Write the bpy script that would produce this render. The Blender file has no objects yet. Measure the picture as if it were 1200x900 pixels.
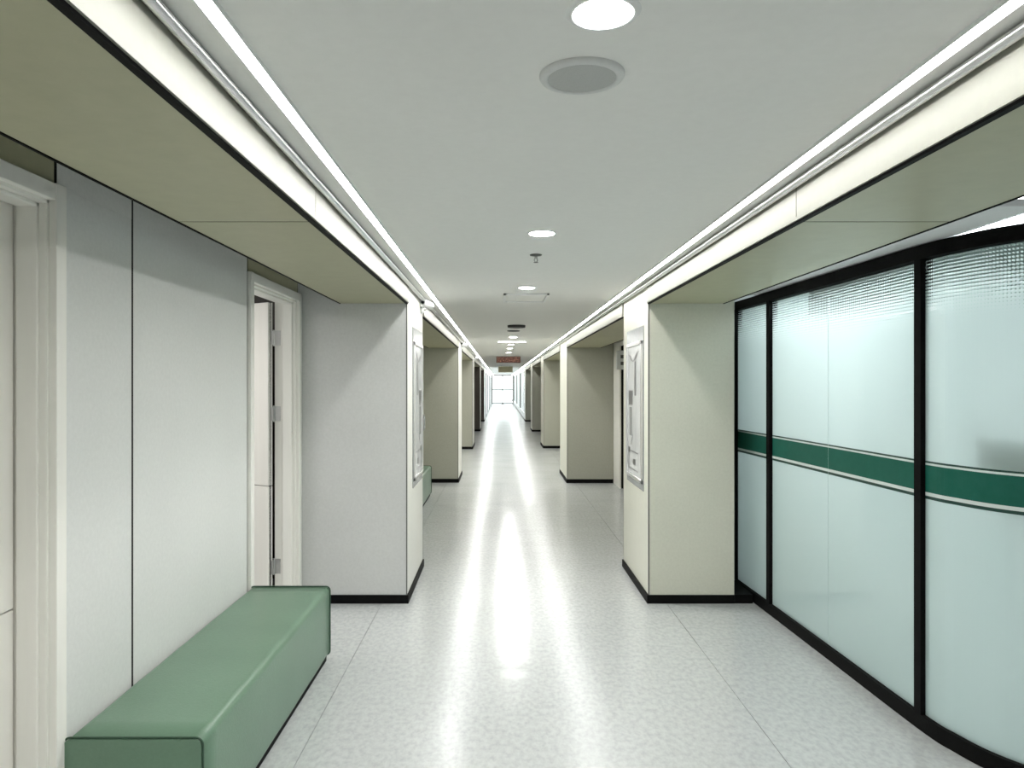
import bpy, bmesh, math, random
from mathutils import Vector, Matrix
random.seed(4)
S = bpy.context.scene
COL = S.collection
PI = math.pi
EYE = 1.65
# ------------------------------------------------------------------ camera
cam_d = bpy.data.cameras.new('camera')
cam_d.sensor_width = 36.0
cam_d.lens = 870.0 / 1200.0 * 36.0
cam_d.shift_x = 14.0 / 1200.0
cam_d.clip_start = 0.02
cam_d.clip_end = 300
cam = bpy.data.objects.new('camera', cam_d)
COL.objects.link(cam)
cam.location = (0, 0, EYE)
cam.rotation_euler = (PI / 2, 0, 0)
S.camera = cam
# ------------------------------------------------------------------ world / exposure
W = bpy.data.worlds.new('daylight')
S.world = W
W.use_nodes = True
bg = W.node_tree.nodes['Background']
bg.inputs['Color'].default_value = (0.93, 0.97, 1.0, 1)
bg.inputs['Strength'].default_value = 2.0
S.view_settings.view_transform = 'Standard'
S.view_settings.look = 'None'
S.view_settings.exposure = 1.0
S.view_settings.gamma = 1.0
S.view_settings.use_curve_mapping = False
S.cycles.max_bounces = 10
S.cycles.diffuse_bounces = 6
S.cycles.glossy_bounces = 4
S.cycles.transmission_bounces = 6
S.cycles.transparent_max_bounces = 12
S.cycles.sample_clamp_indirect = 0.0
STRIP_E = 17.0      # light strips
SPOT_E = 360.0       # round downlights
ROOM_W = 60.0       # lit rooms beside the corridor, watts per lamp


def room_lamp(name, loc, sx, sy, watts, colour):
    l = bpy.data.lights.new(name, 'AREA')
    l.shape = 'RECTANGLE'
    l.size, l.size_y = sx, sy
    l.energy = watts
    l.color = colour
    o = bpy.data.objects.new(name, l)
    COL.objects.link(o)
    o.location = loc
    return o


COOL = (0.90, 0.97, 1.0)
room_lamp('lobby_lamp', (4.4, 0.6, 2.57), 2.6, 2.6, ROOM_W * 0.4, (0.95, 0.98, 1.0))
room_lamp('side_room_lamp', (-3.0, 4.6, 2.5), 1.0, 1.0, 17.0, (1.0, 0.975, 0.95))


# ------------------------------------------------------------------ material helpers
def new_mat(name):
    m = bpy.data.materials.new(name)
    m.use_nodes = True
    nt = m.node_tree
    return m, nt, nt.nodes['Principled BSDF']


def nd(nt, t, **kw):
    n = nt.nodes.new(t)
    for k, v in kw.items():
        setattr(n, k, v)
    return n


def grain(name, c1, c2, scale=60, rough=0.6, bump=0.0, spec=0.4, stretch=(1, 1, 1), big=2.0, bigamt=0.35):
    """solid colour with fine and broad mottling"""
    m, nt, b = new_mat(name)
    tc = nd(nt, 'ShaderNodeTexCoord')
    mp = nd(nt, 'ShaderNodeMapping')
    mp.inputs['Scale'].default_value = stretch
    nt.links.new(tc.outputs['Object'], mp.inputs['Vector'])
    n1 = nd(nt, 'ShaderNodeTexNoise')
    n1.inputs['Scale'].default_value = scale
    n1.inputs['Detail'].default_value = 5
    n1.inputs['Roughness'].default_value = 0.65
    n2 = nd(nt, 'ShaderNodeTexNoise')
    n2.inputs['Scale'].default_value = big
    n2.inputs['Detail'].default_value = 3
    nt.links.new(mp.outputs['Vector'], n1.inputs['Vector'])
    nt.links.new(mp.outputs['Vector'], n2.inputs['Vector'])
    mx = nd(nt, 'ShaderNodeMix', data_type='FLOAT')
    mx.inputs[0].default_value = bigamt
    nt.links.new(n1.outputs['Fac'], mx.inputs[2])
    nt.links.new(n2.outputs['Fac'], mx.inputs[3])
    cr = nd(nt, 'ShaderNodeValToRGB')
    cr.color_ramp.elements[0].position = 0.35
    cr.color_ramp.elements[1].position = 0.65
    cr.color_ramp.elements[0].color = (*c1, 1)
    cr.color_ramp.elements[1].color = (*c2, 1)
    nt.links.new(mx.outputs[0], cr.inputs['Fac'])
    nt.links.new(cr.outputs['Color'], b.inputs['Base Color'])
    b.inputs['Roughness'].default_value = rough
    b.inputs['Specular IOR Level'].default_value = spec
    if bump:
        bp = nd(nt, 'ShaderNodeBump')
        bp.inputs['Strength'].default_value = bump
        bp.inputs['Distance'].default_value = 0.002
        nt.links.new(n1.outputs['Fac'], bp.inputs['Height'])
        nt.links.new(bp.outputs['Normal'], b.inputs['Normal'])
    return m


def emit(name, colour, strength):
    m, nt, b = new_mat(name)
    b.inputs['Base Color'].default_value = (0.8, 0.8, 0.8, 1)
    b.inputs['Emission Color'].default_value = (*colour, 1)
    b.inputs['Emission Strength'].default_value = strength
    return m


def metal(name, c, rough):
    m = grain(name, tuple(x * 0.92 for x in c), c, 40, rough)
    m.node_tree.nodes['Principled BSDF'].inputs['Metallic'].default_value = 1.0
    return m


M = {}
M['panel_grey'] = grain('wall_panel_grey', (0.64, 0.645, 0.625), (0.70, 0.705, 0.685), 55, 0.55, 0.25)
M['panel_grey_dim'] = grain('wall_panel_grey_dim', (0.53, 0.535, 0.52), (0.59, 0.595, 0.58), 55, 0.55, 0.25)  # same panel as the wall, lighting difference put in as darker grey
M['panel_cream_cast'] = grain('wall_panel_cream_cast', (0.56, 0.555, 0.47), (0.62, 0.615, 0.525), 55, 0.55, 0.25)  # same panel as the grey; cream cast of the light put into colour
M['panel_cream_dim'] = grain('wall_panel_cream_dim', (0.355, 0.355, 0.295), (0.395, 0.395, 0.33), 55, 0.55, 0.25)  # cream panel darkened, the far pillars' dimmer light put into its colour
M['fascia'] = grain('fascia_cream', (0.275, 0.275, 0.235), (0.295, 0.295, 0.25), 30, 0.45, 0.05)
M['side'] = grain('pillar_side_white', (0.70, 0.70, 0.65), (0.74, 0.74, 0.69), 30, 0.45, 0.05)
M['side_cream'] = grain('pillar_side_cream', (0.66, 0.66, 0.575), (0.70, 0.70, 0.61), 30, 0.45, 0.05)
M['soffit'] = grain('soffit_panel', (0.37, 0.36, 0.235), (0.41, 0.40, 0.265), 12, 0.40, 0.1)  # olive of the bounced light is put into the colour
M['ceiling'] = grain('ceiling_paint', (0.76, 0.76, 0.735), (0.79, 0.79, 0.765), 25, 0.6, 0.1)
M['white'] = grain('white_paint', (0.74, 0.75, 0.75), (0.78, 0.79, 0.79), 30, 0.5)
M['casing'] = grain('door_casing', (0.80, 0.785, 0.735), (0.84, 0.825, 0.775), 20, 0.4, 0.05, stretch=(1, 1, 0.1))
M['door'] = grain('door_laminate', (0.84, 0.82, 0.765), (0.87, 0.85, 0.795), 20, 0.4, 0.05, stretch=(1, 1, 0.1))
M['black'] = grain('black_trim', (0.004, 0.004, 0.004), (0.007, 0.007, 0.007), 40, 0.6, spec=0.06)
M['joint'] = grain('dark_joint', (0.010, 0.010, 0.009), (0.015, 0.015, 0.013), 40, 0.7, spec=0.1)
M['trim_grey'] = grain('grey_corner_trim', (0.10, 0.10, 0.09), (0.13, 0.13, 0.12), 40, 0.4)
M['leather'] = grain('green_leatherette', (0.120, 0.205, 0.140), (0.140, 0.235, 0.163), 90, 0.32, 0.35, 0.5, big=3, bigamt=0.5)
M['piping'] = grain('green_piping', (0.030, 0.070, 0.042), (0.04, 0.085, 0.052), 90, 0.45)
M['steel'] = metal('brushed_steel', (0.62, 0.62, 0.60), 0.28)
M['rail'] = metal('silver_rail', (0.80, 0.80, 0.80), 0.30)
M['grille'] = grain('speaker_grille', (0.40, 0.41, 0.40), (0.50, 0.51, 0.50), 400, 0.6, 0.6)
M['grille_dark'] = grain('dark_grille', (0.03, 0.03, 0.03), (0.05, 0.05, 0.05), 300, 0.6)
M['board'] = grain('display_backing', (0.25, 0.26, 0.26), (0.30, 0.31, 0.31), 30, 0.25)
M['poster'] = grain('poster_print', (0.48, 0.49, 0.49), (0.62, 0.63, 0.63), 5, 0.22, stretch=(1, 2, 0.6))
M['ink'] = grain('poster_grey_ink', (0.10, 0.10, 0.10), (0.15, 0.15, 0.15), 8, 0.4)
M['ink_dark'] = grain('poster_dark_ink', (0.02, 0.02, 0.02), (0.03, 0.03, 0.03), 8, 0.4)
M['green'] = grain('green_vinyl', (0.010, 0.100, 0.070), (0.015, 0.112, 0.082), 20, 0.4, spec=0.15)
M['green_dark'] = grain('dark_green_vinyl', (0.010, 0.045, 0.034), (0.012, 0.052, 0.040), 20, 0.35)
M['white_vinyl'] = grain('white_vinyl', (0.60, 0.66, 0.64), (0.64, 0.70, 0.68), 20, 0.35)
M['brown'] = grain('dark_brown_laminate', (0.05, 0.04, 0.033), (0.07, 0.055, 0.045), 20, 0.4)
M['dull_floor'] = grain('floor_screed', (0.05, 0.05, 0.05), (0.07, 0.07, 0.07), 20, 0.8)
M['strip'] = emit('strip_diffuser', (1.0, 0.995, 0.97), STRIP_E)
M['spot'] = emit('downlight_diffuser', (1.0, 1.0, 0.97), SPOT_E)
M['tube'] = emit('linear_lamp_diffuser', (1.0, 1.0, 0.97), 9.0)
M['yellow_board'] = grain('pale_yellow_board', (0.62, 0.58, 0.38), (0.70, 0.66, 0.46), 6, 0.5)
M['room_wall'] = grain('room_wall_paint', (0.38, 0.41, 0.41), (0.42, 0.45, 0.45), 20, 0.6)
M['room_sheet'] = grain('dark_room_sheet', (0.13, 0.15, 0.14), (0.18, 0.20, 0.19), 40, 0.5)
M['dark_cloth'] = grain('dark_grey_plastic', (0.02, 0.022, 0.025), (0.03, 0.032, 0.036), 30, 0.5)


def floor_mat():
    m, nt, b = new_mat('grey_vinyl_floor')
    tc = nd(nt, 'ShaderNodeTexCoord')
    # fine chips
    n1 = nd(nt, 'ShaderNodeTexNoise')
    n1.inputs['Scale'].default_value = 38
    n1.inputs['Detail'].default_value = 3
    n1.inputs['Roughness'].default_value = 0.6
    mp = nd(nt, 'ShaderNodeMapping')
    mp.inputs['Scale'].default_value = (1, 0.6, 1)
    nt.links.new(tc.outputs['Object'], mp.inputs['Vector'])
    nt.links.new(mp.outputs['Vector'], n1.inputs['Vector'])
    cr = nd(nt, 'ShaderNodeValToRGB')
    e = cr.color_ramp.elements
    e[0].position = 0.30
    e[0].color = (0.385, 0.40, 0.395, 1)
    e[1].position = 0.62
    e[1].color = (0.475, 0.49, 0.485, 1)
    nt.links.new(n1.outputs['Fac'], cr.inputs['Fac'])
    nt.links.new(cr.outputs['Color'], b.inputs['Base Color'])
    b.inputs['Specular IOR Level'].default_value = 1.0
    # wear of the polish
    n2 = nd(nt, 'ShaderNodeTexNoise')
    n2.inputs['Scale'].default_value = 1.6
    n2.inputs['Detail'].default_value = 4
    nt.links.new(tc.outputs['Object'], n2.inputs['Vector'])
    mr = nd(nt, 'ShaderNodeMapRange')
    mr.inputs[1].default_value = 0.3
    mr.inputs[2].default_value = 0.7
    mr.inputs[3].default_value = 0.20
    mr.inputs[4].default_value = 0.25
    nt.links.new(n2.outputs['Fac'], mr.inputs['Value'])
    nt.links.new(mr.outputs['Result'], b.inputs['Roughness'])
    # gentle unevenness of the sheet
    mp2 = nd(nt, 'ShaderNodeMapping')
    mp2.inputs['Scale'].default_value = (2.2, 6.0, 1)
    nt.links.new(tc.outputs['Object'], mp2.inputs['Vector'])
    n3 = nd(nt, 'ShaderNodeTexNoise')
    n3.inputs['Scale'].default_value = 1.0
    n3.inputs['Detail'].default_value = 2
    nt.links.new(mp2.outputs['Vector'], n3.inputs['Vector'])
    # tilt of the surface, given straight as a normal
    sub = nd(nt, 'ShaderNodeVectorMath', operation='SUBTRACT')
    sub.inputs[1].default_value = (0.5, 0.5, 0.5)
    nt.links.new(n3.outputs['Color'], sub.inputs[0])
    mul = nd(nt, 'ShaderNodeVectorMath', operation='MULTIPLY')
    mul.inputs[1].default_value = (0.032, 0.07, 0.0)
    nt.links.new(sub.outputs['Vector'], mul.inputs[0])
    geo = nd(nt, 'ShaderNodeNewGeometry')
    ad = nd(nt, 'ShaderNodeVectorMath', operation='ADD')
    nt.links.new(geo.outputs['Normal'], ad.inputs[0])
    nt.links.new(mul.outputs['Vector'], ad.inputs[1])
    no = nd(nt, 'ShaderNodeVectorMath', operation='NORMALIZE')
    nt.links.new(ad.outputs['Vector'], no.inputs[0])
    nt.links.new(no.outputs['Vector'], b.inputs['Normal'])
    return m


M['floor'] = floor_mat()


def pane_fresnel(nt):
    g = nd(nt, 'ShaderNodeNewGeometry')
    mr = nd(nt, 'ShaderNodeMapRange')
    mr.inputs[3].default_value = 1.5
    mr.inputs[4].default_value = 1 / 1.5
    nt.links.new(g.outputs['Backfacing'], mr.inputs['Value'])
    f = nd(nt, 'ShaderNodeFresnel')
    nt.links.new(mr.outputs['Result'], f.inputs['IOR'])
    return f


def clear_glass():
    m, nt, b = new_mat('clear_glass')
    nt.nodes.remove(b)
    out = nt.nodes['Material Output']
    tr = nd(nt, 'ShaderNodeBsdfTransparent')
    tr.inputs['Color'].default_value = (0.95, 0.98, 0.97, 1)
    gl = nd(nt, 'ShaderNodeBsdfGlossy')
    gl.inputs['Roughness'].default_value = 0.02
    fr = pane_fresnel(nt)
    mx = nd(nt, 'ShaderNodeMixShader')
    nt.links.new(fr.outputs['Fac'], mx.inputs['Fac'])
    nt.links.new(tr.outputs['BSDF'], mx.inputs[1])
    nt.links.new(gl.outputs['BSDF'], mx.inputs[2])
    nt.links.new(mx.outputs['Shader'], out.inputs['Surface'])
    return m


def frosted_glass():
    """glass with a frosted film that breaks up into dots towards the top edge (uv in metres)"""
    m, nt, b = new_mat('frosted_glass')
    nt.nodes.remove(b)
    out = nt.nodes['Material Output']
    uv = nd(nt, 'ShaderNodeUVMap')
    uv.uv_map = 'uv'
    sc = nd(nt, 'ShaderNodeVectorMath', operation='SCALE')
    sc.inputs['Scale'].default_value = 1 / 0.016
    nt.links.new(uv.outputs['UV'], sc.inputs[0])
    fr = nd(nt, 'ShaderNodeVectorMath', operation='FRACTION')
    nt.links.new(sc.outputs['Vector'], fr.inputs[0])
    sb = nd(nt, 'ShaderNodeVectorMath', operation='SUBTRACT')
    sb.inputs[1].default_value = (0.5, 0.5, 0)
    nt.links.new(fr.outputs['Vector'], sb.inputs[0])
    ln = nd(nt, 'ShaderNodeVectorMath', operation='LENGTH')
    nt.links.new(sb.outputs['Vector'], ln.inputs[0])
    sx = nd(nt, 'ShaderNodeSeparateXYZ')
    nt.links.new(uv.outputs['UV'], sx.inputs['Vector'])
    rad = nd(nt, 'ShaderNodeMapRange')
    rad.inputs[1].default_value = 1.90
    rad.inputs[2].default_value = 2.27
    rad.inputs[3].default_value = 0.72
    rad.inputs[4].default_value = 0.12
    nt.links.new(sx.outputs['Y'], rad.inputs['Value'])
    lt = nd(nt, 'ShaderNodeMath', operation='LESS_THAN')
    nt.links.new(ln.outputs['Value'], lt.inputs[0])
    nt.links.new(rad.outputs['Result'], lt.inputs[1])
    # film
    tl = nd(nt, 'ShaderNodeBsdfTranslucent')
    tl.inputs['Color'].default_value = (0.87, 0.93, 0.92, 1)
    df = nd(nt, 'ShaderNodeBsdfDiffuse')
    df.inputs['Color'].default_value = (0.50, 0.60, 0.56, 1)
    film = nd(nt, 'ShaderNodeMixShader')
    film.inputs['Fac'].default_value = 0.28
    nt.links.new(tl.outputs['BSDF'], film.inputs[1])
    nt.links.new(df.outputs['BSDF'], film.inputs[2])
    tr = nd(nt, 'ShaderNodeBsdfTransparent')
    tr.inputs['Color'].default_value = (0.88, 0.95, 0.93, 1)
    body = nd(nt, 'ShaderNodeMixShader')
    nt.links.new(lt.outputs['Value'], body.inputs['Fac'])
    nt.links.new(tr.outputs['BSDF'], body.inputs[1])
    nt.links.new(film.outputs['Shader'], body.inputs[2])
    gl = nd(nt, 'ShaderNodeBsdfGlossy')
    gl.inputs['Roughness'].default_value = 0.03
    fe = pane_fresnel(nt)
    mx = nd(nt, 'ShaderNodeMixShader')
    nt.links.new(fe.outputs['Fac'], mx.inputs['Fac'])
    nt.links.new(body.outputs['Shader'], mx.inputs[1])
    nt.links.new(gl.outputs['BSDF'], mx.inputs[2])
    nt.links.new(mx.outputs['Shader'], out.inputs['Surface'])
    return m


M['glass'] = clear_glass()
M['frost'] = frosted_glass()


def led_sign_mat():
    """flat red and amber display rows, unreadable at this distance"""
    m, nt, b = new_mat('led_display')
    tc = nd(nt, 'ShaderNodeTexCoord')
    mp = nd(nt, 'ShaderNodeMapping')
    mp.inputs['Scale'].default_value = (26, 1, 40)
    nt.links.new(tc.outputs['Object'], mp.inputs['Vector'])
    v = nd(nt, 'ShaderNodeTexNoise')
    v.inputs['Scale'].default_value = 1.0
    v.inputs['Detail'].default_value = 2
    nt.links.new(mp.outputs['Vector'], v.inputs['Vector'])
    cr = nd(nt, 'ShaderNodeValToRGB')
    cr.color_ramp.elements[0].position = 0.48
    cr.color_ramp.elements[0].color = (0.05, 0.006, 0.004, 1)
    cr.color_ramp.elements[1].position = 0.62
    cr.color_ramp.elements[1].color = (0.85, 0.45, 0.30, 1)
    nt.links.new(v.outputs['Fac'], cr.inputs['Fac'])
    b.inputs['Base Color'].default_value = (0.03, 0.01, 0.01, 1)
    nt.links.new(cr.outputs['Color'], b.inputs['Emission Color'])
    b.inputs['Emission Strength'].default_value = 0.22
    return m


M['led_sign'] = led_sign_mat()


# ------------------------------------------------------------------ object helpers
def empty(name, loc=(0, 0, 0)):
    o = bpy.data.objects.new(name, None)
    o.empty_display_size = 0.1
    COL.objects.link(o)
    o.location = loc
    return o


def tag(o, label=None, cat=None, group=None, kind=None):
    if label: o['label'] = label
    if cat: o['category'] = cat
    if group: o['group'] = group
    if kind: o['kind'] = kind
    return o


def origin(o):
    v = Vector((0, 0, 0))
    while o is not None:
        v += o.location
        o = o.parent
    return v


def link(name, bm, mat, parent=None, loc=None, smooth=False):
    """bm is in world coordinates; loc moves the object's own origin"""
    base = origin(parent) if parent else Vector((0, 0, 0))
    l = Vector(loc) if loc is not None else base.copy()
    bmesh.ops.translate(bm, verts=bm.verts, vec=-l)
    me = bpy.data.meshes.new(name)
    bm.to_mesh(me)
    bm.free()
    me.materials.append(M[mat] if isinstance(mat, str) else mat)
    if smooth:
        me.polygons.foreach_set('use_smooth', [True] * len(me.polygons))
    o = bpy.data.objects.new(name, me)
    COL.objects.link(o)
    if parent: o.parent = parent
    o.location = l - base
    return o


def copy_tree(o, parent=None):
    c = o.copy()
    COL.objects.link(c)
    c.parent = parent
    for ch in list(o.children):
        copy_tree(ch, c)
    return c


def add_box(bm, x0, x1, y0, y1, z0, z1, bev=0.0, seg=1):
    r = bmesh.ops.create_cube(bm, size=1.0)
    vs = r['verts']
    for v in vs:
        v.co = Vector(((x0 + x1) / 2 + v.co.x * (x1 - x0), (y0 + y1) / 2 + v.co.y * (y1 - y0), (z0 + z1) / 2 + v.co.z * (z1 - z0)))
    if bev:
        es = {e for v in vs for e in v.link_edges}
        bmesh.ops.bevel(bm, geom=list(es), offset=bev, segments=seg, affect='EDGES', profile=0.5)
    return bm


def box(name, x0, x1, y0, y1, z0, z1, mat, parent=None, bev=0.0, seg=1, loc=None):
    return link(name, add_box(bmesh.new(), x0, x1, y0, y1, z0, z1, bev, seg), mat, parent, loc)


def add_lathe(bm, c, prof, n=40, axis='Z'):
    """prof: (radius, height) pairs; closed at radius 0"""
    rings = []
    for r, h in prof:
        ring = []
        cnt = 1 if r < 1e-6 else n
        for i in range(cnt):
            a = 2 * PI * i / n
            p = (r * math.cos(a), r * math.sin(a), h)
            if axis == 'Y': p = (p[0], p[2], p[1])
            if axis == 'X': p = (p[2], p[0], p[1])
            ring.append(bm.verts.new(Vector(c) + Vector(p)))
        rings.append(ring)
    for a, b in zip(rings, rings[1:]):
        for i in range(n):
            j = (i + 1) % n
            if len(a) == 1 and len(b) == 1: continue
            if len(a) == 1: bm.faces.new((a[0], b[i], b[j]))
            elif len(b) == 1: bm.faces.new((a[i], b[0], a[j]))
            else: bm.faces.new((a[i], b[i], b[j], a[j]))
    bmesh.ops.recalc_face_normals(bm, faces=bm.faces)
    return bm


def add_tube(bm, pts, r, n=10, closed=False):
    rings = []
    N = len(pts)
    pts = [Vector(p) for p in pts]
    for i, p in enumerate(pts):
        if closed:
            d = (pts[(i + 1) % N] - pts[i - 1]).normalized()
        else:
            d = (pts[min(i + 1, N - 1)] - pts[max(i - 1, 0)]).normalized()
        up = Vector((0, 0, 1)) if abs(d.z) < 0.9 else Vector((0, 1, 0))
        if closed: up = Vector((0, 1, 0)) if abs(d.y) < 0.9 else Vector((1, 0, 0))
        u = d.cross(up).normalized()
        w = d.cross(u).normalized()
        rings.append([bm.verts.new(p + (u * math.cos(2 * PI * k / n) + w * math.sin(2 * PI * k / n)) * r) for k in range(n)])
    for i in range(N if closed else N - 1):
        a, b = rings[i], rings[(i + 1) % N]
        for k in range(n):
            bm.faces.new((a[k], a[(k + 1) % n], b[(k + 1) % n], b[k]))
    if not closed:
        bm.faces.new(rings[0]); bm.faces.new(rings[-1][::-1])
    bmesh.ops.recalc_face_normals(bm, faces=bm.faces)
    return bm


def add_sweep(bm, pts, t0, t1, z0, z1, uv=False, s0=0.0):
    """upright band along a plan polyline; t0..t1 are offsets towards its right-hand normal"""
    P = [Vector((p[0], p[1])) for p in pts]
    N = len(P)
    rows = []
    s = s0
    ss = []
    for i in range(N):
        d = (P[min(i + 1, N - 1)] - P[max(i - 1, 0)]).normalized()
        nrm = Vector((d.y, -d.x))
        if i: s += (P[i] - P[i - 1]).length
        ss.append(s)
        a, b = P[i] + nrm * t0, P[i] + nrm * t1
        rows.append([bm.verts.new((a.x, a.y, z0)), bm.verts.new((b.x, b.y, z0)), bm.verts.new((b.x, b.y, z1)), bm.verts.new((a.x, a.y, z1))])
    lay = bm.loops.layers.uv.new('uv') if uv else None
    smap = {}
    for i, r in enumerate(rows):
        for v in r: smap[v] = ss[i]
    for a, b in zip(rows, rows[1:]):
        for k in range(4):
            f = bm.faces.new((a[k], a[(k + 1) % 4], b[(k + 1) % 4], b[k]))
    bm.faces.new(rows[0]); bm.faces.new(rows[-1][::-1])
    bmesh.ops.recalc_face_normals(bm, faces=bm.faces)
    if uv:
        for f in bm.faces:
            for l in f.loops:
                l[lay].uv = (smap[l.vert], l.vert.co.z)
    return bm


# ------------------------------------------------------------------ dimensions of the place
Y0, Y1 = -3.0, 61.5              # corridor from behind the viewer to the far window
XL, XR = -1.51, 1.90             # faces of the bay walls
PL, PR = -0.70, 1.117            # corridor faces of the pillars
ZS, ZF, ZC, ZT = 2.255, 2.385, 2.405, 2.62   # soffit, top of fascia, corridor ceiling, bay ceiling
PIL_L = [(5.585, 6.72), (12.42, 13.56), (18.80, 20.2), (25.9, 27.1), (32.6, 33.8)]
PIL_R = [(5.585, 6.71), (12.37, 13.8), (19.06, 20.3), (25.7, 27.0), (32.6, 33.8)]
YE = 33.8                        # beyond this the corridor walls are flush

# ------------------------------------------------------------------ floor
fl = box('floor', -4.2, 8.2, Y0, Y1 + 0.3, -0.10, -0.006, 'dull_floor')
tag(fl, 'grey mottled vinyl floor running down the corridor', 'floor', kind='structure')
for a, b in ((-4.2, -0.890), (-0.887, 1.250), (1.253, 8.2)):
    box('vinyl_sheet', a, b, Y0, Y1 + 0.3, -0.006, 0.0, 'floor', fl)

# ------------------------------------------------------------------ ceiling with soffits, fascias and rails
cl = box('ceiling', PL - 0.02, PR + 0.02, Y0, Y1, ZC, ZC + 0.05, 'ceiling')
tag(cl, 'pale grey corridor ceiling between the two white light strips', 'ceiling', kind='structure')
box('upper_ceiling', -4.2, 8.2, Y0, YE, ZT, ZT + 0.08, 'white', cl)
box('upper_ceiling', -4.2, PR + 0.10, YE, Y1 + 0.3, ZT, ZT + 0.08, 'white', cl)
joints_l = [-0.02, 2.77, PIL_L[0][0]]
for side in (-1, 1):
    px = PL if side < 0 else PR
    ex = -1.200 if side < 0 else 1.678
    pil = PIL_L if side < 0 else PIL_R
    spans = []
    y = Y0
    for k, (a, b) in enumerate(pil):
        if k == 0:
            spans += [(Y0, -0.02), (-0.02, 2.77), (2.77, a)]
        else:
            mid = (y + a) / 2
            spans += [(y, mid), (mid, a)]
        y = b
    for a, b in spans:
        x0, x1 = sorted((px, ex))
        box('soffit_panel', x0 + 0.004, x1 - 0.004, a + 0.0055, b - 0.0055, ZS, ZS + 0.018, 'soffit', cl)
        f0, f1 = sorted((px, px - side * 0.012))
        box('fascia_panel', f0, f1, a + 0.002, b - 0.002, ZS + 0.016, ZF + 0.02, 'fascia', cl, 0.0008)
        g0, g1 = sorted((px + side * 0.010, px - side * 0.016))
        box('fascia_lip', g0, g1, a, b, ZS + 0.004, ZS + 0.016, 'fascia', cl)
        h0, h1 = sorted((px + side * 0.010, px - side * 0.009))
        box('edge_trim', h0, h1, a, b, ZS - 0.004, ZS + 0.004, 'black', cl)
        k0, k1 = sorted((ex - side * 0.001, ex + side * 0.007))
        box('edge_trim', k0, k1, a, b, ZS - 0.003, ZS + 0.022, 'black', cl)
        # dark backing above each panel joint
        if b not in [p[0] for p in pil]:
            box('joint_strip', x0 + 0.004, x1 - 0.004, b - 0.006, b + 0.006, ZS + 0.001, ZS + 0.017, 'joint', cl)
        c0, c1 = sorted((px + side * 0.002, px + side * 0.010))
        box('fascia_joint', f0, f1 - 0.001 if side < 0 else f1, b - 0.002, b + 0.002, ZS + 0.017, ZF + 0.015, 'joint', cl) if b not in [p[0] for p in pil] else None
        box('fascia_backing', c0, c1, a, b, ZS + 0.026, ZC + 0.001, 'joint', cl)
    # rounded silver rail along the top of the fascia
    bm = bmesh.new()
    rx = px - side * 0.030
    add_tube(bm, [(rx, Y0, ZF + 0.002), (rx, Y1, ZF + 0.002)], 0.014, 14)
    link('cove_rail', bm, 'rail', cl, smooth=True)

# light strips
for px, lab in ((-0.577, 'continuous white light strip in the ceiling on the green bench side'),
                (1.008, 'continuous white light strip in the ceiling on the glass partition side')):
    t = tag(empty('light_strip', (px, 0, ZC)), lab, 'light strip', 'ceiling light strips')
    box('diffuser', px - 0.016, px + 0.016, Y0, Y1 - 0.05, ZC - 0.003, ZC - 0.0002, 'strip', t)
    for s in (-1, 1):
        a, b = sorted((px + s * 0.0165, px + s * 0.0205))
        box('edge_profile', a, b, Y0, Y1 - 0.05, ZC - 0.010, ZC - 0.0002, 'white', t)

# ------------------------------------------------------------------ pillars
def pillar(side, y0, y1, front, idx, lab):
    xa, xb = (XL, PL) if side < 0 else (PR, 1.762)
    if idx > 0 and side > 0: xb = XR
    cx = PL if side < 0 else PR
    t = tag(empty('pillar', ((xa + xb) / 2, (y0 + y1) / 2, 0)), lab, 'pillar', 'corridor pillars', 'structure')
    box('core', xa + 0.012, xb - 0.012, y0 + 0.012, y1 - 0.012, 0, ZT, 'joint', t)
    s = -side                      # direction towards the corridor
    box('front_panel', xa + (0.006 if side > 0 else 0), xb - (0.006 if side < 0 else 0.0), y0, y0 + 0.012, 0.062, ZC if 0 else ZT, front, t, 0.001)
    a, b = sorted((cx, cx - s * 0.012))
    box('side_panel', a, b, y0 + 0.012, y1 - 0.006, 0.062, ZC, 'side' if side < 0 else 'side_cream', t, 0.001)
    box('rear_panel', xa, xb, y1 - 0.012, y1, 0.062, ZT, front, t)
    if side > 0 and idx == 0:
        box('return_panel', xb - 0.012, xb, y0 + 0.012, y1 - 0.012, 0.062, ZT, front, t)
    # slim corner trims
    a, b = sorted((cx + s * 0.002, cx - s * 0.007))
    box('corner_trim', a, b, y0 - 0.002, y0 + 0.010, 0.062, ZS - 0.004, 'trim_grey', t)
    # baseboards
    box('baseboard', xa, xb, y0 - 0.010, y0 + 0.002, 0, 0.064, 'black', t, 0.001)
    a, b = sorted((cx + s * 0.012, cx - s * 0.002))
    box('baseboard', a, b, y0 - 0.010, y1 + 0.010, 0, 0.064, 'black', t, 0.001)
    box('baseboard', xa, xb, y1 - 0.002, y1 + 0.010, 0, 0.064, 'black', t, 0.001)
    return t


ordn = ['first', 'second', 'third', 'fourth', 'fifth']
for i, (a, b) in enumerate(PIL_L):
    pillar(-1, a, b, 'panel_grey_dim' if i == 0 else ('brown' if i >= 3 else 'panel_cream_dim'), i,
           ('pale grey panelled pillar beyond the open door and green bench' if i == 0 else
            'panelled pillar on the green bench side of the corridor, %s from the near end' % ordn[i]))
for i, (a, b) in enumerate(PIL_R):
    pillar(1, a, b, 'panel_cream_cast' if i == 0 else 'panel_cream_dim', i,
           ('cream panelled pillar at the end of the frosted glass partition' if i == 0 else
            'cream pillar on the glass partition side of the corridor, %s from the near end' % ordn[i]))

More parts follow.
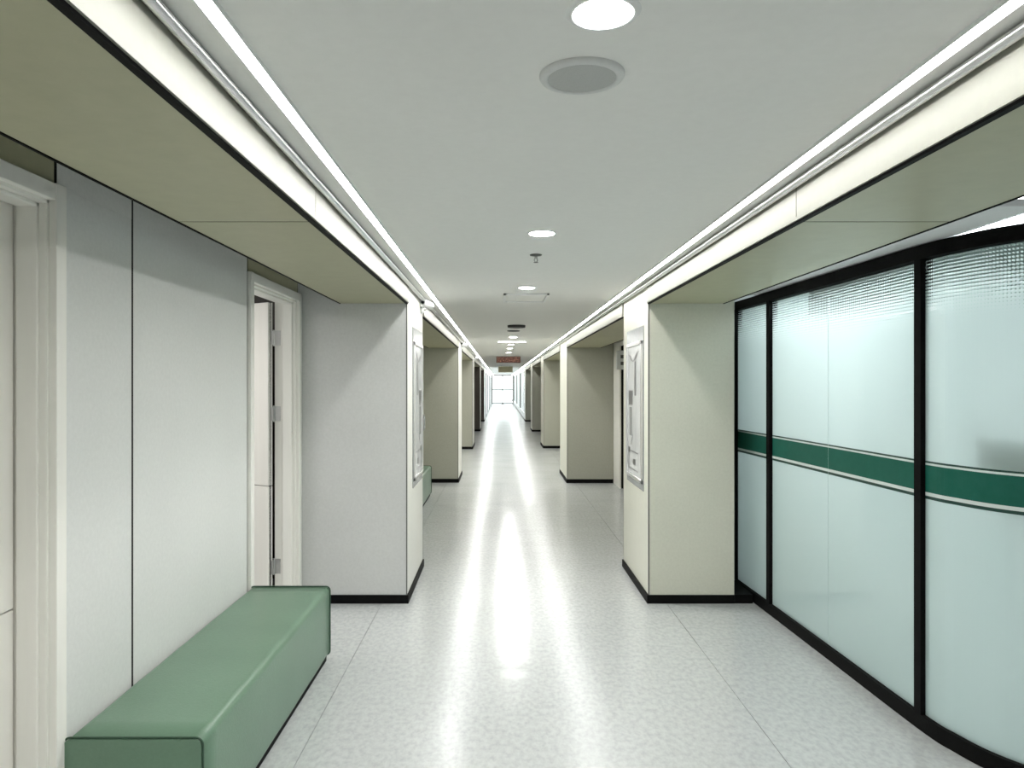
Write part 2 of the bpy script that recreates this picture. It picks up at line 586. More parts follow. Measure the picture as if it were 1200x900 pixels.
# ------------------------------------------------------------------ left bay wall with two doors
D1 = (1.42, 2.55)
D2 = (4.44, 5.572)
ZD = 2.325
wl = tag(empty('wall_left', (XL, 0, 0)), 'pale grey panelled wall behind the green bench', 'wall', kind='structure')
cas = 0.058


def wall_seg(y0, y1, z0, z1):
    box('wall_core', XL - 0.16, XL - 0.012, y0, y1, z0, z1, 'joint', wl)


oz = ZD - cas
wall_seg(Y0, D1[0] + cas, 0, ZT); wall_seg(D1[0] + cas, D1[1] - cas, oz, ZT)
wall_seg(D1[1] - cas, D2[0] + cas, 0, ZT); wall_seg(D2[0] + cas, D2[1] - cas, oz, ZT)
wall_seg(D2[1] - cas, Y1, 0, ZT)
pan = [(Y0, -1.2, 0), (-1.2, 0.2, 0), (0.2, D1[0], 0), (D1[0], 2.522, ZD), (2.522, 3.05, 0), (3.05, D2[0], 0), (D2[0], 5.545, ZD), (5.545, 5.585, 0)]
for a, b, z in pan:
    if a == 2.522:
        box('wall_panel', XL - 0.012, XL, 2.55, b - 0.008, 0, ZD, 'panel_grey', wl, 0.001)
        box('wall_panel', XL - 0.012, XL, a + 0.009, b - 0.008, ZD, ZT, 'panel_grey', wl)
    elif a == 5.545:
        box('wall_panel', XL - 0.012, XL, a + 0.004, b, ZD, ZT, 'panel_grey', wl)
    else:
        box('wall_panel', XL - 0.012, XL, a + 0.008, b - 0.008, z, ZT, 'panel_grey' if z == 0 else 'soffit', wl, 0.001)  # panels over the doors get soffit olive, their shade put into the colour
for y, z in ((-1.2, 0), (0.2, 0), (3.05, 0), (2.524, ZD), (5.547, ZD), (D2[0] - 0.001, 0)):
    box('joint_strip', XL - 0.012, XL - 0.0012, y - 0.009, y + 0.009, z, ZT, 'joint', wl)
for (p0, p1), (q0, q1) in zip(PIL_L, PIL_L[1:]):
    n = 4
    for k in range(n):
        a, b = p1 + (q0 - p1) * k / n, p1 + (q0 - p1) * (k + 1) / n
        box('wall_panel', XL - 0.012, XL, a + 0.003, b - 0.003, 0, ZT, 'panel_cream_cast', wl, 0.001)
for a, b in ((Y0, D1[0]), (D1[1], D2[0])):
    box('baseboard', XL, XL + 0.010, a, b, 0, 0.064, 'black', wl)


def left_door(name, y0, y1, lab, leaf_open):
    t = tag(empty(name, (XL, (y0 + y1) / 2, 0)), lab, 'door', kind='structure')
    bm = bmesh.new()
    for a, b in ((y0, y0 + cas), (y1 - cas, y1)):
        add_box(bm, XL - 0.005, XL + 0.022, a, b, 0, ZD, 0.002)
    add_box(bm, XL - 0.005, XL + 0.020, y0 + cas, y1 - cas, ZD - cas, ZD - 0.002, 0.002)
    link('casing', bm, 'casing', t)
    bm = bmesh.new()          # jamb lining, stepped once
    for a, b, c, d in ((y0 + cas - 0.02, y0 + cas + 0.012, y0 + cas + 0.012, y0 + cas + 0.024), (y1 - cas - 0.012, y1 - cas + 0.02, y1 - cas - 0.024, y1 - cas - 0.012)):
        add_box(bm, XL - 0.16, XL - 0.004, a, b, 0, oz, 0.001)
        add_box(bm, XL - 0.10, XL - 0.030, c, d, 0, oz - 0.012, 0.002)
    add_box(bm, XL - 0.16, XL - 0.004, y0 + cas, y1 - cas, oz - 0.012, oz + 0.02, 0.001)
    add_box(bm, XL - 0.10, XL - 0.030, y0 + cas, y1 - cas, oz - 0.026, oz - 0.012, 0.002)
    link('jamb', bm, 'casing', t)
    la, lb = y0 + cas + 0.016, y1 - cas - 0.016
    w = lb - la
    # leaf built closed (as three boards with a groove), then swung round its hinge line
    hx, hy = XL - 0.135, lb
    ang = math.radians(leaf_open)
    shift = (-0.045, -0.040) if leaf_open else (0, 0)
    rot = Matrix.Translation((hx + shift[0], hy + shift[1], 0)) @ Matrix.Rotation(ang, 4, 'Z') @ Matrix.Translation((-hx, -hy, 0))

    def swung(bm):
        bm.transform(rot)
        return bm
    lf = link('door_leaf', swung(add_box(bmesh.new(), hx - 0.010, hx + 0.010, la, lb, 0.008, oz - 0.018)), 'joint', t)
    for z0, z1 in ((0.008, 0.897), (0.902, oz - 0.018)):
        link('leaf_panel', swung(add_box(bmesh.new(), hx - 0.022, hx + 0.022, la, lb - 0.0, z0, z1, 0.002)), 'door', lf)
    bm = bmesh.new()
    for s in (-1, 1):
        x = hx + s * 0.024
        add_box(bm, x - 0.004, x + 0.004, la + 0.03, la + 0.085, 0.93, 1.12, 0.002)
        add_tube(bm, [(x, la + 0.057, 1.05), (x + s * 0.045, la + 0.057, 1.05), (x + s * 0.05, la + 0.075, 1.05), (x + s * 0.05, la + 0.18, 1.05)], 0.009, 8)
    link('lever_handle', swung(bm), 'steel', lf)
    for z in (0.30, 1.43, 1.99):
        bm = bmesh.new()
        jy = y1 - cas - 0.012
        if leaf_open:
            add_box(bm, XL - 0.158, XL - 0.116, jy - 0.003, jy + 0.001, z - 0.055, z + 0.055, 0.001)
            add_box(bm, XL - 0.182, XL - 0.166, jy - 0.036, jy - 0.033, z - 0.050, z + 0.050)
            add_box(bm, XL - 0.168, XL - 0.160, jy - 0.034, jy - 0.004, z - 0.05, z + 0.05)
        add_tube(bm, [(XL - 0.164, jy - 0.008, z - 0.06), (XL - 0.164, jy - 0.008, z + 0.06)], 0.008, 10)
        link('hinge', bm, 'steel', t)
    return t


left_door('door_1', *D1, 'closed pale door in the wall before the green bench', 0)
left_door('door_2', *D2, 'door standing open behind the far end of the green bench', -122)

# side room behind the open door
sr = tag(empty('wall_side_room', (-2.6, 4.6, 0)), 'plain walls of the room behind the open door', 'wall', kind='structure')
box('back_wall', -4.2, -4.1, Y0, 8.0, 0, ZT, 'white', sr)
box('end_wall', -4.1, XL - 0.16, 6.3, 6.4, 0, ZT, 'brown', sr)  # dark colour stands in for the shade seen past the open leaf
box('partition_wall', -4.1, XL - 0.16, 3.2, 3.3, 0, ZT, 'white', sr)
box('outer_end_wall', -4.2, 8.2, Y0 - 0.1, Y0, 0, ZT, 'white', sr)

# ------------------------------------------------------------------ right wall beyond the first pillar
wr = tag(empty('wall_right', (XR, 20, 0)), 'cream wall of the recessed bays beyond the glass partition', 'wall', kind='structure')
DR = (10.55, 11.72)
box('wall_core', XR + 0.012, XR + 0.15, 6.12, DR[0], 0, ZT, 'joint', wr)
box('wall_core', XR + 0.012, XR + 0.15, DR[0], DR[1], 2.25, ZT, 'joint', wr)
box('wall_core', XR + 0.012, XR + 0.15, DR[1], YE, 0, ZT, 'joint', wr)
box('end_return', XR + 0.012, 8.2, YE - 0.1, YE, 0, ZT, 'white', wr)
for a, b, z in ((6.72, 8.6, 0), (8.6, DR[0], 0), (DR[0], DR[1], 2.25)):
    box('wall_panel', XR, XR + 0.012, a + 0.003, b - 0.003, z, ZT, 'panel_cream_cast', wr, 0.001)
for (p0, p1), (q0, q1) in list(zip(PIL_R, PIL_R[1:]))[1:]:
    for k in range(3):
        a, b = p1 + (q0 - p1) * k / 3, p1 + (q0 - p1) * (k + 1) / 3
        box('wall_panel', XR, XR + 0.012, a + 0.003, b - 0.003, 0, ZT, 'panel_cream_cast', wr, 0.001)
d3 = tag(empty('door_3', (XR, 11.1, 0)), 'grey door in the recess under the small white wall sign', 'door', kind='structure')
box('casing', XR - 0.012, XR + 0.012, DR[1], 12.36, 0, ZT, 'casing', d3)
box('casing', XR - 0.012, XR + 0.012, DR[0] - 0.06, DR[0], 0, 2.31, 'casing', d3)
box('head_casing', XR - 0.012, XR + 0.012, DR[0], DR[1], 2.25, 2.31, 'casing', d3)
lf = box('door_leaf', XR + 0.04, XR + 0.08, DR[0], DR[1] - 0.06, 0.01, 2.24, 'casing', d3)
box('dark_gap', XR + 0.075, XR + 0.10, DR[1] - 0.06, DR[1], 0.0, 2.25, 'joint', d3)
bm = bmesh.new()
add_box(bm, XR + 0.034, XR + 0.040, DR[0] + 0.04, DR[0] + 0.09, 0.94, 1.12, 0.001)
add_tube(bm, [(XR + 0.036, DR[0] + 0.065, 1.05), (XR - 0.005, DR[0] + 0.065, 1.05), (XR - 0.01, DR[0] + 0.19, 1.05)], 0.009, 8)
link('lever_handle', bm, 'steel', lf)

# flush far walls and the end window
t = tag(empty('wall_far_left', (PL, 47, 0)), 'white flush panelled wall along the far end of the corridor', 'wall', kind='structure')
box('wall_core', PL - 0.10, PL - 0.012, YE, Y1, 0, ZC, 'joint', t)
y = YE
k = 0
while y < Y1 - 0.1:
    e = min(y + (1.15 if k % 3 == 1 else 2.2), Y1)
    if k % 3 == 1:      # a narrow door-like panel under a short head panel
        box('wall_panel', PL - 0.012, PL, y + 0.02, e - 0.02, 0, 2.15, 'casing', t)
        box('wall_panel', PL - 0.012, PL, y + 0.02, e - 0.02, 2.18, ZC, 'white', t)
        for q in (y - 0.05, e - 0.05):
            box('door_post', PL - 0.012, PL + 0.018, q, q + 0.10, 0, 2.18, 'trim_grey', t)
    else:
        box('wall_panel', PL - 0.012, PL, y + 0.004, e - 0.004, 0.07, ZC, 'white', t)
        box('baseboard', PL - 0.012, PL + 0.010, y, e, 0, 0.064, 'trim_grey', t)
    y = e
    k += 1
# side glazing added on the far right stretch to let daylight in
t = tag(empty('window_2_added', (PR, 47, 0)), 'tall side glazing with pale posts, added along the far right stretch to let in daylight', 'window', kind='structure')
y = YE
k = 0
box('sill_wall', PR, PR + 0.08, YE, Y1, 0.02, 0.30, 'white', t)
box('baseboard', PR - 0.010, PR + 0.002, YE, Y1, 0, 0.064, 'trim_grey', t)
box('head_rail', PR, PR + 0.08, YE, Y1, 2.25, ZC, 'white', t)
while y < Y1 - 0.1:
    e = min(y + 2.77, Y1)
    box('window_post', PR, PR + 0.08, y, y + 0.30, 0.30, 2.25, 'white' if k % 3 else 'trim_grey', t)
    box('window_pane', PR + 0.036, PR + 0.044, y + 0.30, e, 0.30, 2.25, 'glass', t)
    y = e
    k += 1
yard = box('ground', PR + 0.1, 30.0, YE, Y1 + 25, -0.12, -0.101, 'dull_floor')
tag(yard, 'paved ground outside the far side glazing', 'ground', kind='structure')

we = tag(empty('window_1', (0.21, Y1, 0)), 'bright gridded window closing the far end of the corridor', 'window', kind='structure')
bm = bmesh.new()
for x in (PL + 0.03, 0.21, PR - 0.03):
    add_box(bm, x - 0.05, x + 0.05, Y1 - 0.03, Y1 + 0.05, 0, ZC)
link('window_frame', bm, 'trim_grey', we)
bm = bmesh.new()
for z in (0.05, 1.18, ZC - 0.04):
    add_box(bm, PL, PR, Y1 - 0.02, Y1 + 0.04, z - 0.045, z + 0.045)
link('transom', bm, 'trim_grey', we)
for x0, x1 in ((PL + 0.06, 0.18), (0.24, PR - 0.06)):
    for z0, z1 in ((0.085, 1.145), (1.215, ZC - 0.075)):
        box('window_pane', x0, x1, Y1 + 0.004, Y1 + 0.012, z0, z1, 'glass', we)
oe = tag(empty('wall_end', (0, Y1, 0)), 'end wall around the far window', 'wall', kind='structure')
box('wall_segment', -4.2, PL, Y1, Y1 + 0.3, 0, ZT, 'white', oe)
box('wall_segment', PR, PR + 0.10, Y1, Y1 + 0.3, 0, ZT, 'white', oe)
box('wall_segment', PL, PR, Y1, Y1 + 0.3, ZC, ZT, 'white', oe)

# ------------------------------------------------------------------ room behind the frosted glass
rm = tag(empty('wall_glass_room', (5, 8.3, 0)), 'pale walls of the room behind the frosted glass', 'wall', kind='structure')
box('back_wall', XR + 0.15, 8.1, 8.3, 8.4, 0, ZT, 'room_wall', rm)
box('outer_wall', 8.1, 8.2, Y0, 8.4, 0, ZT, 'white', rm)
box('bulkhead', XR + 0.15, 8.1, 8.2, 8.3, 2.42, ZT, 'trim_grey', rm)
box('end_return_wall', 1.90, 2.5, 6.02, 6.12, 0, ZT, 'room_wall', rm)
box('ceiling_strip', 1.678 + 0.02, 2.035, 2.79, 5.585, 2.318, 2.345, 'white', rm)

M['added_panel_light'] = emit('added_panel_diffuser', COOL, 6.2)
for i, (x0, x1, y0, y1) in enumerate(((2.25, 2.85, 3.7, 5.5), (2.95, 4.2, 3.9, 4.9))):  # added panels: one brightens the panes, one whitens the ceiling over the frame
    t = tag(empty('added_panel_lamp', ((x0 + x1) / 2, (y0 + y1) / 2, ZT)),
            ('wide ceiling lamp panel added behind the flat glass to brighten its upper frosted film' if i == 0 else 'added lamp panel whitening the room ceiling behind the curved glass'),
            'lamp', 'added panel lamps of the glazed room')
    box('lamp_frame', x0 - 0.02, x1 + 0.02, y0 - 0.02, y1 + 0.02, ZT - 0.012, ZT - 0.0002, 'white', t)
    box('diffuser', x0, x1, y0, y1, ZT - 0.016, ZT - 0.010, 'added_panel_light', t)

# glass partition: plan runs from the first pillar towards the viewer, then curves away
ctrl = [(1.897, 6.00), (1.925, 5.34), (1.961, 4.49), (2.000, 3.56), (2.035, 3.33), (2.09, 3.16), (2.19, 3.01), (2.33, 2.88), (2.55, 2.77), (2.9, 2.69), (3.4, 2.66), (4.2, 2.66)]


def spline(c, n=8):
    out = []
    for i in range(len(c) - 1):
        p0, p1, p2, p3 = [Vector(c[max(0, min(len(c) - 1, i + k))]) for k in (-1, 0, 1, 2)]
        for k in range(n):
            u = k / n
            out.append(0.5 * ((2 * p1) + (p2 - p0) * u + (2 * p0 - 5 * p1 + 4 * p2 - p3) * u * u + (3 * p1 - p0 - 3 * p2 + p3) * u ** 3))
    out.append(Vector(c[-1]))
    return out


PLAN = spline(ctrl, 8)
gp = tag(empty('glass_partition', (1.95, 4.5, 0)), 'black framed frosted glass partition with a green band, curving away at its near end', 'partition')


def cut(i0, i1, g0=0.0, g1=0.0):
    """plan points between two control indices with the ends pulled in"""
    pts = [p.copy() for p in PLAN[i0 * 8:i1 * 8 + 1]]
    if g0: pts[0] += (pts[1] - pts[0]).normalized() * g0
    if g1: pts[-1] += (pts[-2] - pts[-1]).normalized() * g1
    return pts


last = len(ctrl) - 1
# offsets: the plan line is the corridor face of the frame; +right-hand normal points away from the corridor?
tA, tB = 0.0, -0.06
link('bottom_rail', add_sweep(bmesh.new(), PLAN, tA, tB, 0.0, 0.075), 'black', gp)
link('top_rail', add_sweep(bmesh.new(), PLAN, tA, tB, 2.245, 2.312), 'black', gp)
link('threshold', add_box(bmesh.new(), 1.765, 1.90, 5.58, 6.0, 0, 0.066), 'black', gp)
for i, wdt in ((0, 0.014), (1, 0.055), (3, 0.052)):
    c = Vector(ctrl[i])
    d = (PLAN[min(i * 8 + 1, len(PLAN) - 1)] - PLAN[max(0, i * 8 - 1)]).normalized()
    link('mullion', add_sweep(bmesh.new(), [c - d * wdt / 2, c + d * wdt / 2], tA, tB, 0.07, 2.25), 'black', gp)
panes = [(0, 1, 0.008, 0.028), (1, 2, 0.028, 0.002), (2, 3, 0.002, 0.027), (3, last, 0.027, 0.0)]
sarc = 0.0
bands = [(1.276, 1.285, 'green_dark'), (1.266, 1.276, 'white_vinyl'), (1.137, 1.266, 'green'), (1.120, 1.137, 'white_vinyl'), (1.105, 1.120, 'green_dark')]
names = {'green_dark': 'thin_stripe', 'white_vinyl': 'white_stripe', 'green': 'green_band'}
for i0, i1, g0, g1 in panes:
    pts = cut(i0, i1, g0, g1)
    p = link('glass_pane', add_sweep(bmesh.new(), pts, -0.024, -0.032, 0.074, 2.247, uv=True, s0=sarc), 'frost', gp)
    sarc += sum((pts[k + 1] - pts[k]).length for k in range(len(pts) - 1))
    for z0, z1, mt in bands:
        link(names[mt], add_sweep(bmesh.new(), pts, -0.0232, -0.0242, z0, z1), mt, p)

# free-standing dark screen added behind the glass to darken a blur on it
link('added_room_sheet', add_box(bmesh.new(), 2.02, 8.0, 3.7, 8.3, 0.0002, 0.003), 'room_sheet', fl)  # dark sheet added to cut floor bounce onto the lower panes
kx, ky = 2.222, 3.182
t = tag(empty('blur_stand', (kx + 0.03, ky + 0.02, 0.0)), 'dark screen on a slim stand, added to make a soft blur behind the curved frosted glass', 'blocker')
link('base', add_lathe(bmesh.new(), (kx + 0.13, ky + 0.09, 0.003), [(0, 0), (0.12, 0), (0.12, 0.015), (0.03, 0.03), (0, 0.03)], 24), 'room_wall', t)
link('post', add_tube(bmesh.new(), [(kx + 0.13, ky + 0.09, 0.03), (kx + 0.13, ky + 0.09, 1.25), (kx + 0.02, ky + 0.014, 1.34)], 0.014, 10), 'room_wall', t)
bm = add_box(bmesh.new(), -0.13, 0.13, -0.014, 0.014, 1.24, 1.47, 0.006)
bm.transform(Matrix.Translation((kx, ky, 0)) @ Matrix.Rotation(math.atan2(-0.83, 0.555), 4, 'Z'))
link('blocker', bm, 'dark_cloth', t)

# ------------------------------------------------------------------ benches
def bench():
    x0, x1, y0, y1, h = XL + 0.014, -1.018, 2.54, 4.45, 0.438
    t = empty('bench', ((x0 + x1) / 2, (y0 + y1) / 2, 0))
    bm = bmesh.new()
    add_box(bm, x0, x1, y0 + 0.006, y1 - 0.006, 0.028, h)
    es = [e for e in bm.edges if abs(e.verts[0].co.y - e.verts[1].co.y) > 1]
    bmesh.ops.bevel(bm, geom=es, offset=0.034, segments=6, affect='EDGES', profile=0.5)
    # split the length so that the long faces can bulge softly
    long_e = [e for e in bm.edges if abs(e.verts[0].co.y - e.verts[1].co.y) > 1]
    bmesh.ops.subdivide_edges(bm, edges=long_e, cuts=14, use_grid_fill=True)
    for v in bm.verts:
        u = (v.co.y - y0) / (y1 - y0)
        k = math.sin(PI * min(max(u, 0), 1)) ** 0.35
        if v.co.z > h - 0.03: v.co.z += 0.004 * (k - 1) + 0.0012 * math.sin(u * 31) * k
        if v.co.x > x1 - 0.03: v.co.x += 0.004 * (k - 1) + 0.001 * math.sin(u * 23 + 1) * k
    link('upholstery', bm, 'leather', t, smooth=True)
    bm = bmesh.new()
    es = None
    for y, s in ((y0, -1), (y1, 1)):
        bm2 = bmesh.new()
        a, b = sorted((y - s * 0.010, y + s * 0.004))
        add_box(bm2, x0 + 0.003, x1 - 0.003, a, b, 0.030, h - 0.004)
        e2 = [e for e in bm2.edges if abs(e.verts[0].co.y - e.verts[1].co.y) > 0.005]
        bmesh.ops.bevel(bm2, geom=e2, offset=0.024, segments=5, affect='EDGES', profile=0.5)
        link('end_panel', bm2, 'leather', t)
    for y in (y0 + 0.004, y1 - 0.004):
        r = 0.024
        pts = []
        for cx, cz, a0 in ((x1 - r, h - r, 0), (x0 + r, h - r, 90), (x0 + r, 0.03 + r, 180), (x1 - r, 0.03 + r, 270)):
            for k in range(6):
                a = math.radians(a0 + 18 * k)
                pts.append((cx + r * math.cos(a), y, cz + r * math.sin(a)))
        link('piping', add_tube(bmesh.new(), pts, 0.004, 6, closed=True), 'piping', t, smooth=True)
    box('plinth', x0 + 0.01, x1 - 0.018, y0 + 0.02, y1 - 0.02, 0, 0.03, 'black', t)
    return t


b1 = bench()
tag(b1, 'long green upholstered bench against the wall by the open door', 'bench', 'green benches')
b2 = copy_tree(b1)
b2.location.y = 10.05
tag(b2, 'green upholstered bench further down the corridor, half hidden by the pale grey pillar', 'bench', 'green benches')

# ------------------------------------------------------------------ ceiling fittings
CX = 0.209
num = ['at the top of the picture, before the round speaker', 'just before the sprinkler', 'just before the square ceiling hatch',
       'just beyond the dark round ceiling fitting', 'just beyond the cross lamp', 'last but one before the red display', 'last before the red display']


def downlight(x, y):
    t = empty('ceiling_downlight', (x, y, ZC))
    link('trim_ring', add_lathe(bmesh.new(), (x, y, ZC), [(0.059, 0.0), (0.059, -0.004), (0.063, -0.006), (0.073, -0.004), (0.077, 0.0)], 48), 'white', t, smooth=True)
    link('diffuser', add_lathe(bmesh.new(), (x, y, ZC), [(0.059, -0.0005), (0.058, -0.003), (0.0, -0.003)], 48), 'spot', t)
    return t


first = downlight(CX, 1.507)
for i, y in enumerate((1.507, 3.71, 5.81, 11.9, 14.2, 15.7, 17.8)):
    o = first if i == 0 else copy_tree(first)
    o.location.y = y
    tag(o, 'round white ceiling downlight ' + num[i], 'downlight', 'round downlights along the ceiling')


def speaker(x, y, r, mat, lab, drop=0.0):
    t = tag(empty('ceiling_speaker', (x, y, ZC)), lab, 'speaker')
    link('rim', add_lathe(bmesh.new(), (x, y, ZC), [(r * 0.80, -0.001), (r * 0.80, -0.010 - drop), (r * 0.86, -0.012 - drop), (r * 0.97, -0.009 - drop), (r, -0.004 - drop), (r, 0)], 48),
         'rim_grey' if mat == 'grille' else mat, t, smooth=True)
    link('grille', add_lathe(bmesh.new(), (x, y, ZC), [(r * 0.80, -0.009 - drop), (r * 0.5, -0.011 - drop), (0, -0.012 - drop)], 48), mat, t, smooth=True)
    return t


M['rim_grey'] = grain('speaker_rim', (0.60, 0.61, 0.60), (0.64, 0.65, 0.64), 40, 0.4)
speaker(0.200, 1.815, 0.104, 'grille', 'round grey ceiling speaker beside the nearest downlight')
speaker(0.211, 9.55, 0.115, 'grille_dark', 'dark round ceiling fitting beyond the square hatch', 0.02)
speaker(0.19, 10.5, 0.09, 'grille_dark', 'small dark ceiling fitting right behind the larger dark round one', 0.0)

# sprinkler
t = tag(empty('fire_sprinkler', (0.209, 4.33, ZC)), 'small dark pendant sprinkler hanging beyond the second downlight', 'sprinkler')
sx, sy = 0.209, 4.33
link('escutcheon', add_lathe(bmesh.new(), (sx, sy, ZC), [(0, -0.001), (0.036, -0.001), (0.034, -0.006), (0.012, -0.010), (0, -0.010)], 24), 'trim_grey', t, smooth=True)
link('body', add_lathe(bmesh.new(), (sx, sy, ZC), [(0, -0.008), (0.010, -0.008), (0.010, -0.022), (0.007, -0.026), (0, -0.026)], 12), 'steel', t, smooth=True)
bm = bmesh.new()
for s in (-1, 1):
    add_tube(bm, [(sx + s * 0.008, sy, ZC - 0.024), (sx + s * 0.010, sy, ZC - 0.034), (sx + s * 0.003, sy, ZC - 0.044)], 0.002, 6)
link('yoke_arms', bm, 'trim_grey', t)
link('deflector', add_lathe(bmesh.new(), (sx, sy, ZC), [(0, -0.043), (0.013, -0.044), (0.013, -0.047), (0, -0.047)], 16), 'trim_grey', t)

# square hatch
t = tag(empty('ceiling_hatch', (0.22, 6.45, ZC)), 'flat square ceiling hatch with a pale raised frame beyond the third downlight', 'hatch')
bm = bmesh.new()
x0, x1, y0, y1 = 0.03, 0.41, 6.18, 6.74
for a in ((x0, x1, y0, y0 + 0.02), (x0, x1, y1 - 0.02, y1), (x0, x0 + 0.02, y0, y1), (x1 - 0.02, x1, y0, y1)):
    add_box(bm, *a, ZC - 0.016, ZC)
link('hatch_frame', bm, 'white', t)
box('hatch_panel', x0 + 0.024, x1 - 0.024, y0 + 0.024, y1 - 0.024, ZC - 0.006, ZC + 0.001, 'ceiling', t)

# cross lamp and hanging red display
t = tag(empty('linear_lamp', (0.21, 13.1, ZC)), 'short bright linear lamp set across the ceiling', 'lamp')
box('lamp_housing', -0.04, 0.46, 13.0, 13.2, ZC - 0.012, ZC, 'white', t, 0.002)
box('diffuser', -0.03, 0.45, 13.01, 13.19, ZC - 0.016, ZC - 0.010, 'tube', t)

t = tag(empty('display_sign', (0.225, 20.0, 2.22)), 'dark red lettered electronic display hanging across the far corridor', 'sign')
box('sign_housing', -0.10, 0.55, 20.0, 20.08, 2.22, 2.39, 'brown', t, 0.004)
box('sign_face', -0.09, 0.54, 19.994, 20.001, 2.232, 2.378, 'led_sign', t)
for x in (0.05, 0.40):
    link('hanger', add_tube(bmesh.new(), [(x, 20.04, 2.385), (x, 20.04, ZC)], 0.008, 8), 'steel', t)

t = tag(empty('hanging_board', (0.22, 30.0, 2.12)), 'pale yellowish board hanging below the ceiling beyond the red display', 'sign')
box('board_body', -0.07, 0.51, 30.0, 30.05, 2.12, 2.36, 'yellow_board', t, 0.004)
for x in (0.05, 0.40):
    link('hanger', add_tube(bmesh.new(), [(x, 30.025, 2.355), (x, 30.025, ZC)], 0.008, 8), 'steel', t)

# ------------------------------------------------------------------ display boards on the first pillars
def display_board(side, x, y0, y1, lab):
    """x is the pillar face; the board stands off it towards the corridor"""
    n = -side
    t = tag(empty('display_board', (x, (y0 + y1) / 2, 0.82)), lab, 'notice board', 'framed boards on the first pillars')
    z0, z1 = 0.815, 2.105

    def slab(name, ya, yb, za, zb, d0, d1, mat, parent):
        a, b = sorted((x + n * d0, x + n * d1))
        return box(name, a, b, ya, yb, za, zb, mat, parent, 0.0008)
    slab('backing', y0, y1, z0, z1, 0.0, 0.006, 'board', t)
    bm = bmesh.new()
    fa, fb, ga, gb = y0 + 0.02, y1 - 0.03, z0 + 0.055, z1 - 0.115
    for ya, yb, za, zb in ((fa, fa + 0.028, ga, gb), (fb - 0.028, fb, ga, gb), (fa, fb, ga, ga + 0.028), (fa, fb, gb - 0.028, gb)):
        a, b = sorted((x + n * 0.006, x + n * 0.020))
        add_box(bm, a, b, ya, yb, za, zb, 0.002)
    link('frame', bm, 'rail', t)
    ps = slab('poster', fa + 0.028, fb - 0.028, ga + 0.028, gb - 0.028, 0.006, 0.008, 'poster', t)
    w = fb - fa

    def mark(name, ua, ub, za, zb, mat):
        return slab(name, fa + w * ua, fa + w * ub, z0 + za, z0 + zb, 0.008, 0.0092, mat, ps)
    mark('printed_stroke', 0.40, 0.50, 0.74, 1.02, 'ink')
    mark('printed_block', 0.62, 0.88, 0.66, 0.78, 'ink')
    mark('printed_column', 0.66, 0.84, 0.40, 0.64, 'board')
    mark('printed_square', 0.80, 0.90, 0.255, 0.30, 'ink_dark')
    mark('printed_line', 0.28, 0.76, 0.268, 0.278, 'ink')
    mark('printed_line', 0.28, 0.88, 0.12, 0.128, 'ink')
    mark('printed_line', 0.86, 0.885, 0.128, 0.255, 'ink')
    mark('printed_figure', 0.45, 0.60, 0.165, 0.215, 'ink')
    # two drooping leaf strokes
    for (u0, v0), (u1, v1), wd in (((0.60, 0.42), (0.74, 0.32), 0.012), ((0.22, 1.10), (0.60, 1.02), 0.018), ((0.60, 1.02), (0.9, 1.09), 0.018)):
        bm = bmesh.new()
        a = Vector((x + n * 0.0085, fa + w * u0, z0 + v0)); b = Vector((x + n * 0.0085, fa + w * u1, z0 + v1))
        d = (b - a).normalized(); q = d.cross(Vector((1, 0, 0)))
        m_ = (a + b) / 2
        vs = [bm.verts.new(p + Vector((n * e, 0, 0))) for e in (0, 0.001) for p in (a, m_ + q * wd, b, m_ - q * wd)]
        bm.faces.new(vs[:4]); bm.faces.new(vs[4:][::-1])
        for k in range(4): bm.faces.new((vs[k], vs[(k + 1) % 4], vs[4 + (k + 1) % 4], vs[4 + k]))
        bmesh.ops.recalc_face_normals(bm, faces=bm.faces)
        link('printed_leaf', bm, 'ink', ps)
    return t


display_board(-1, PL, 5.93, 6.62, 'tall framed glazed board on the pale grey pillar past the open door')
display_board(1, PR, 5.76, 6.50, 'tall framed glazed board on the cream pillar beside the glass partition')
# small metal box at the far edge of the grey pillar
t = tag(box('wall_box', PL, PL + 0.022, 6.60, 6.70, 1.235, 1.375, 'trim_grey', loc=(PL, 6.65, 1.235)),
        'small dull metal box at the far edge of the pale grey pillar beside its board', 'switch box')
box('cover_plate', PL + 0.022, PL + 0.026, 6.612, 6.688, 1.250, 1.360, 'board', t)


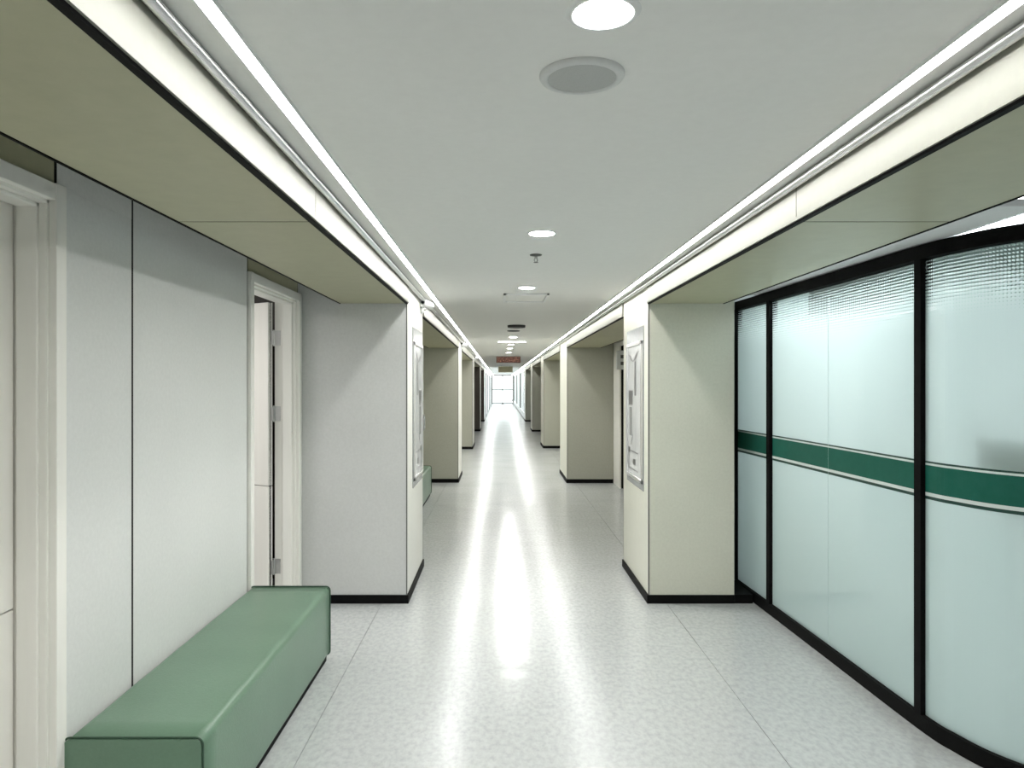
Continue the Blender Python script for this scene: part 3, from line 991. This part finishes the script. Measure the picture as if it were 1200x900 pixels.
# security cameras
def cctv(x, y, z, lab, sc=1.0):
    t = tag(empty('security_camera', (x, y, z)), lab, 'camera', 'security cameras under the bench side rail')
    link('mount', add_lathe(bmesh.new(), (x, y, z), [(0, 0), (0.03, 0), (0.03, 0.018), (0.016, 0.03), (0, 0.03)], 20, 'X'), 'white', t, smooth=True)
    link('arm', add_tube(bmesh.new(), [(x + 0.02, y, z), (x + 0.045, y, z + 0.006), (x + 0.055, y, z + 0.03)], 0.009, 8), 'white', t, smooth=True)
    bm = add_lathe(bmesh.new(), (0, 0, 0), [(0, -0.085), (0.026, -0.085), (0.034, -0.075), (0.034, 0.055), (0.028, 0.07), (0, 0.07)], 20, 'Y')
    bm.transform(Matrix.Translation((x + 0.062, y, z + 0.05)) @ Matrix.Rotation(math.radians(-24), 4, 'Z') @ Matrix.Rotation(math.radians(-10), 4, 'X'))
    body = link('camera_body', bm, 'white', t, smooth=True)
    bm = add_lathe(bmesh.new(), (0, 0, 0), [(0, -0.088), (0.018, -0.088), (0.018, -0.084), (0, -0.084)], 16, 'Y')
    bm.transform(Matrix.Translation((x + 0.062, y, z + 0.05)) @ Matrix.Rotation(math.radians(-24), 4, 'Z') @ Matrix.Rotation(math.radians(-10), 4, 'X'))
    link('lens', bm, 'dark_cloth', body)
    return t


cctv(PL, 6.55, 2.30, 'white bullet security camera above the glazed board on the grey pillar')
cctv(PL, 13.2, 2.30, 'white security camera high on the second pillar of the bench side')
cctv(PL, 19.8, 2.30, 'white security camera high on the third pillar of the bench side')

# projecting sign with two grey pictograms
t = tag(empty('wall_sign', (1.80, 11.0, 1.865)), 'small white projecting sign with two grey marks in the recess beyond the cream pillar', 'sign')
box('sign_plate', 1.725, 1.888, 10.99, 11.03, 1.865, 2.145, 'white', t, 0.004)
for z in (1.955, 2.055):
    box('grey_mark', 1.785, 1.835, 10.986, 10.991, z - 0.025, z + 0.025, 'ink', t)
box('wall_bracket', 1.885, XR, 10.995, 11.025, 1.93, 2.08, 'steel', t)
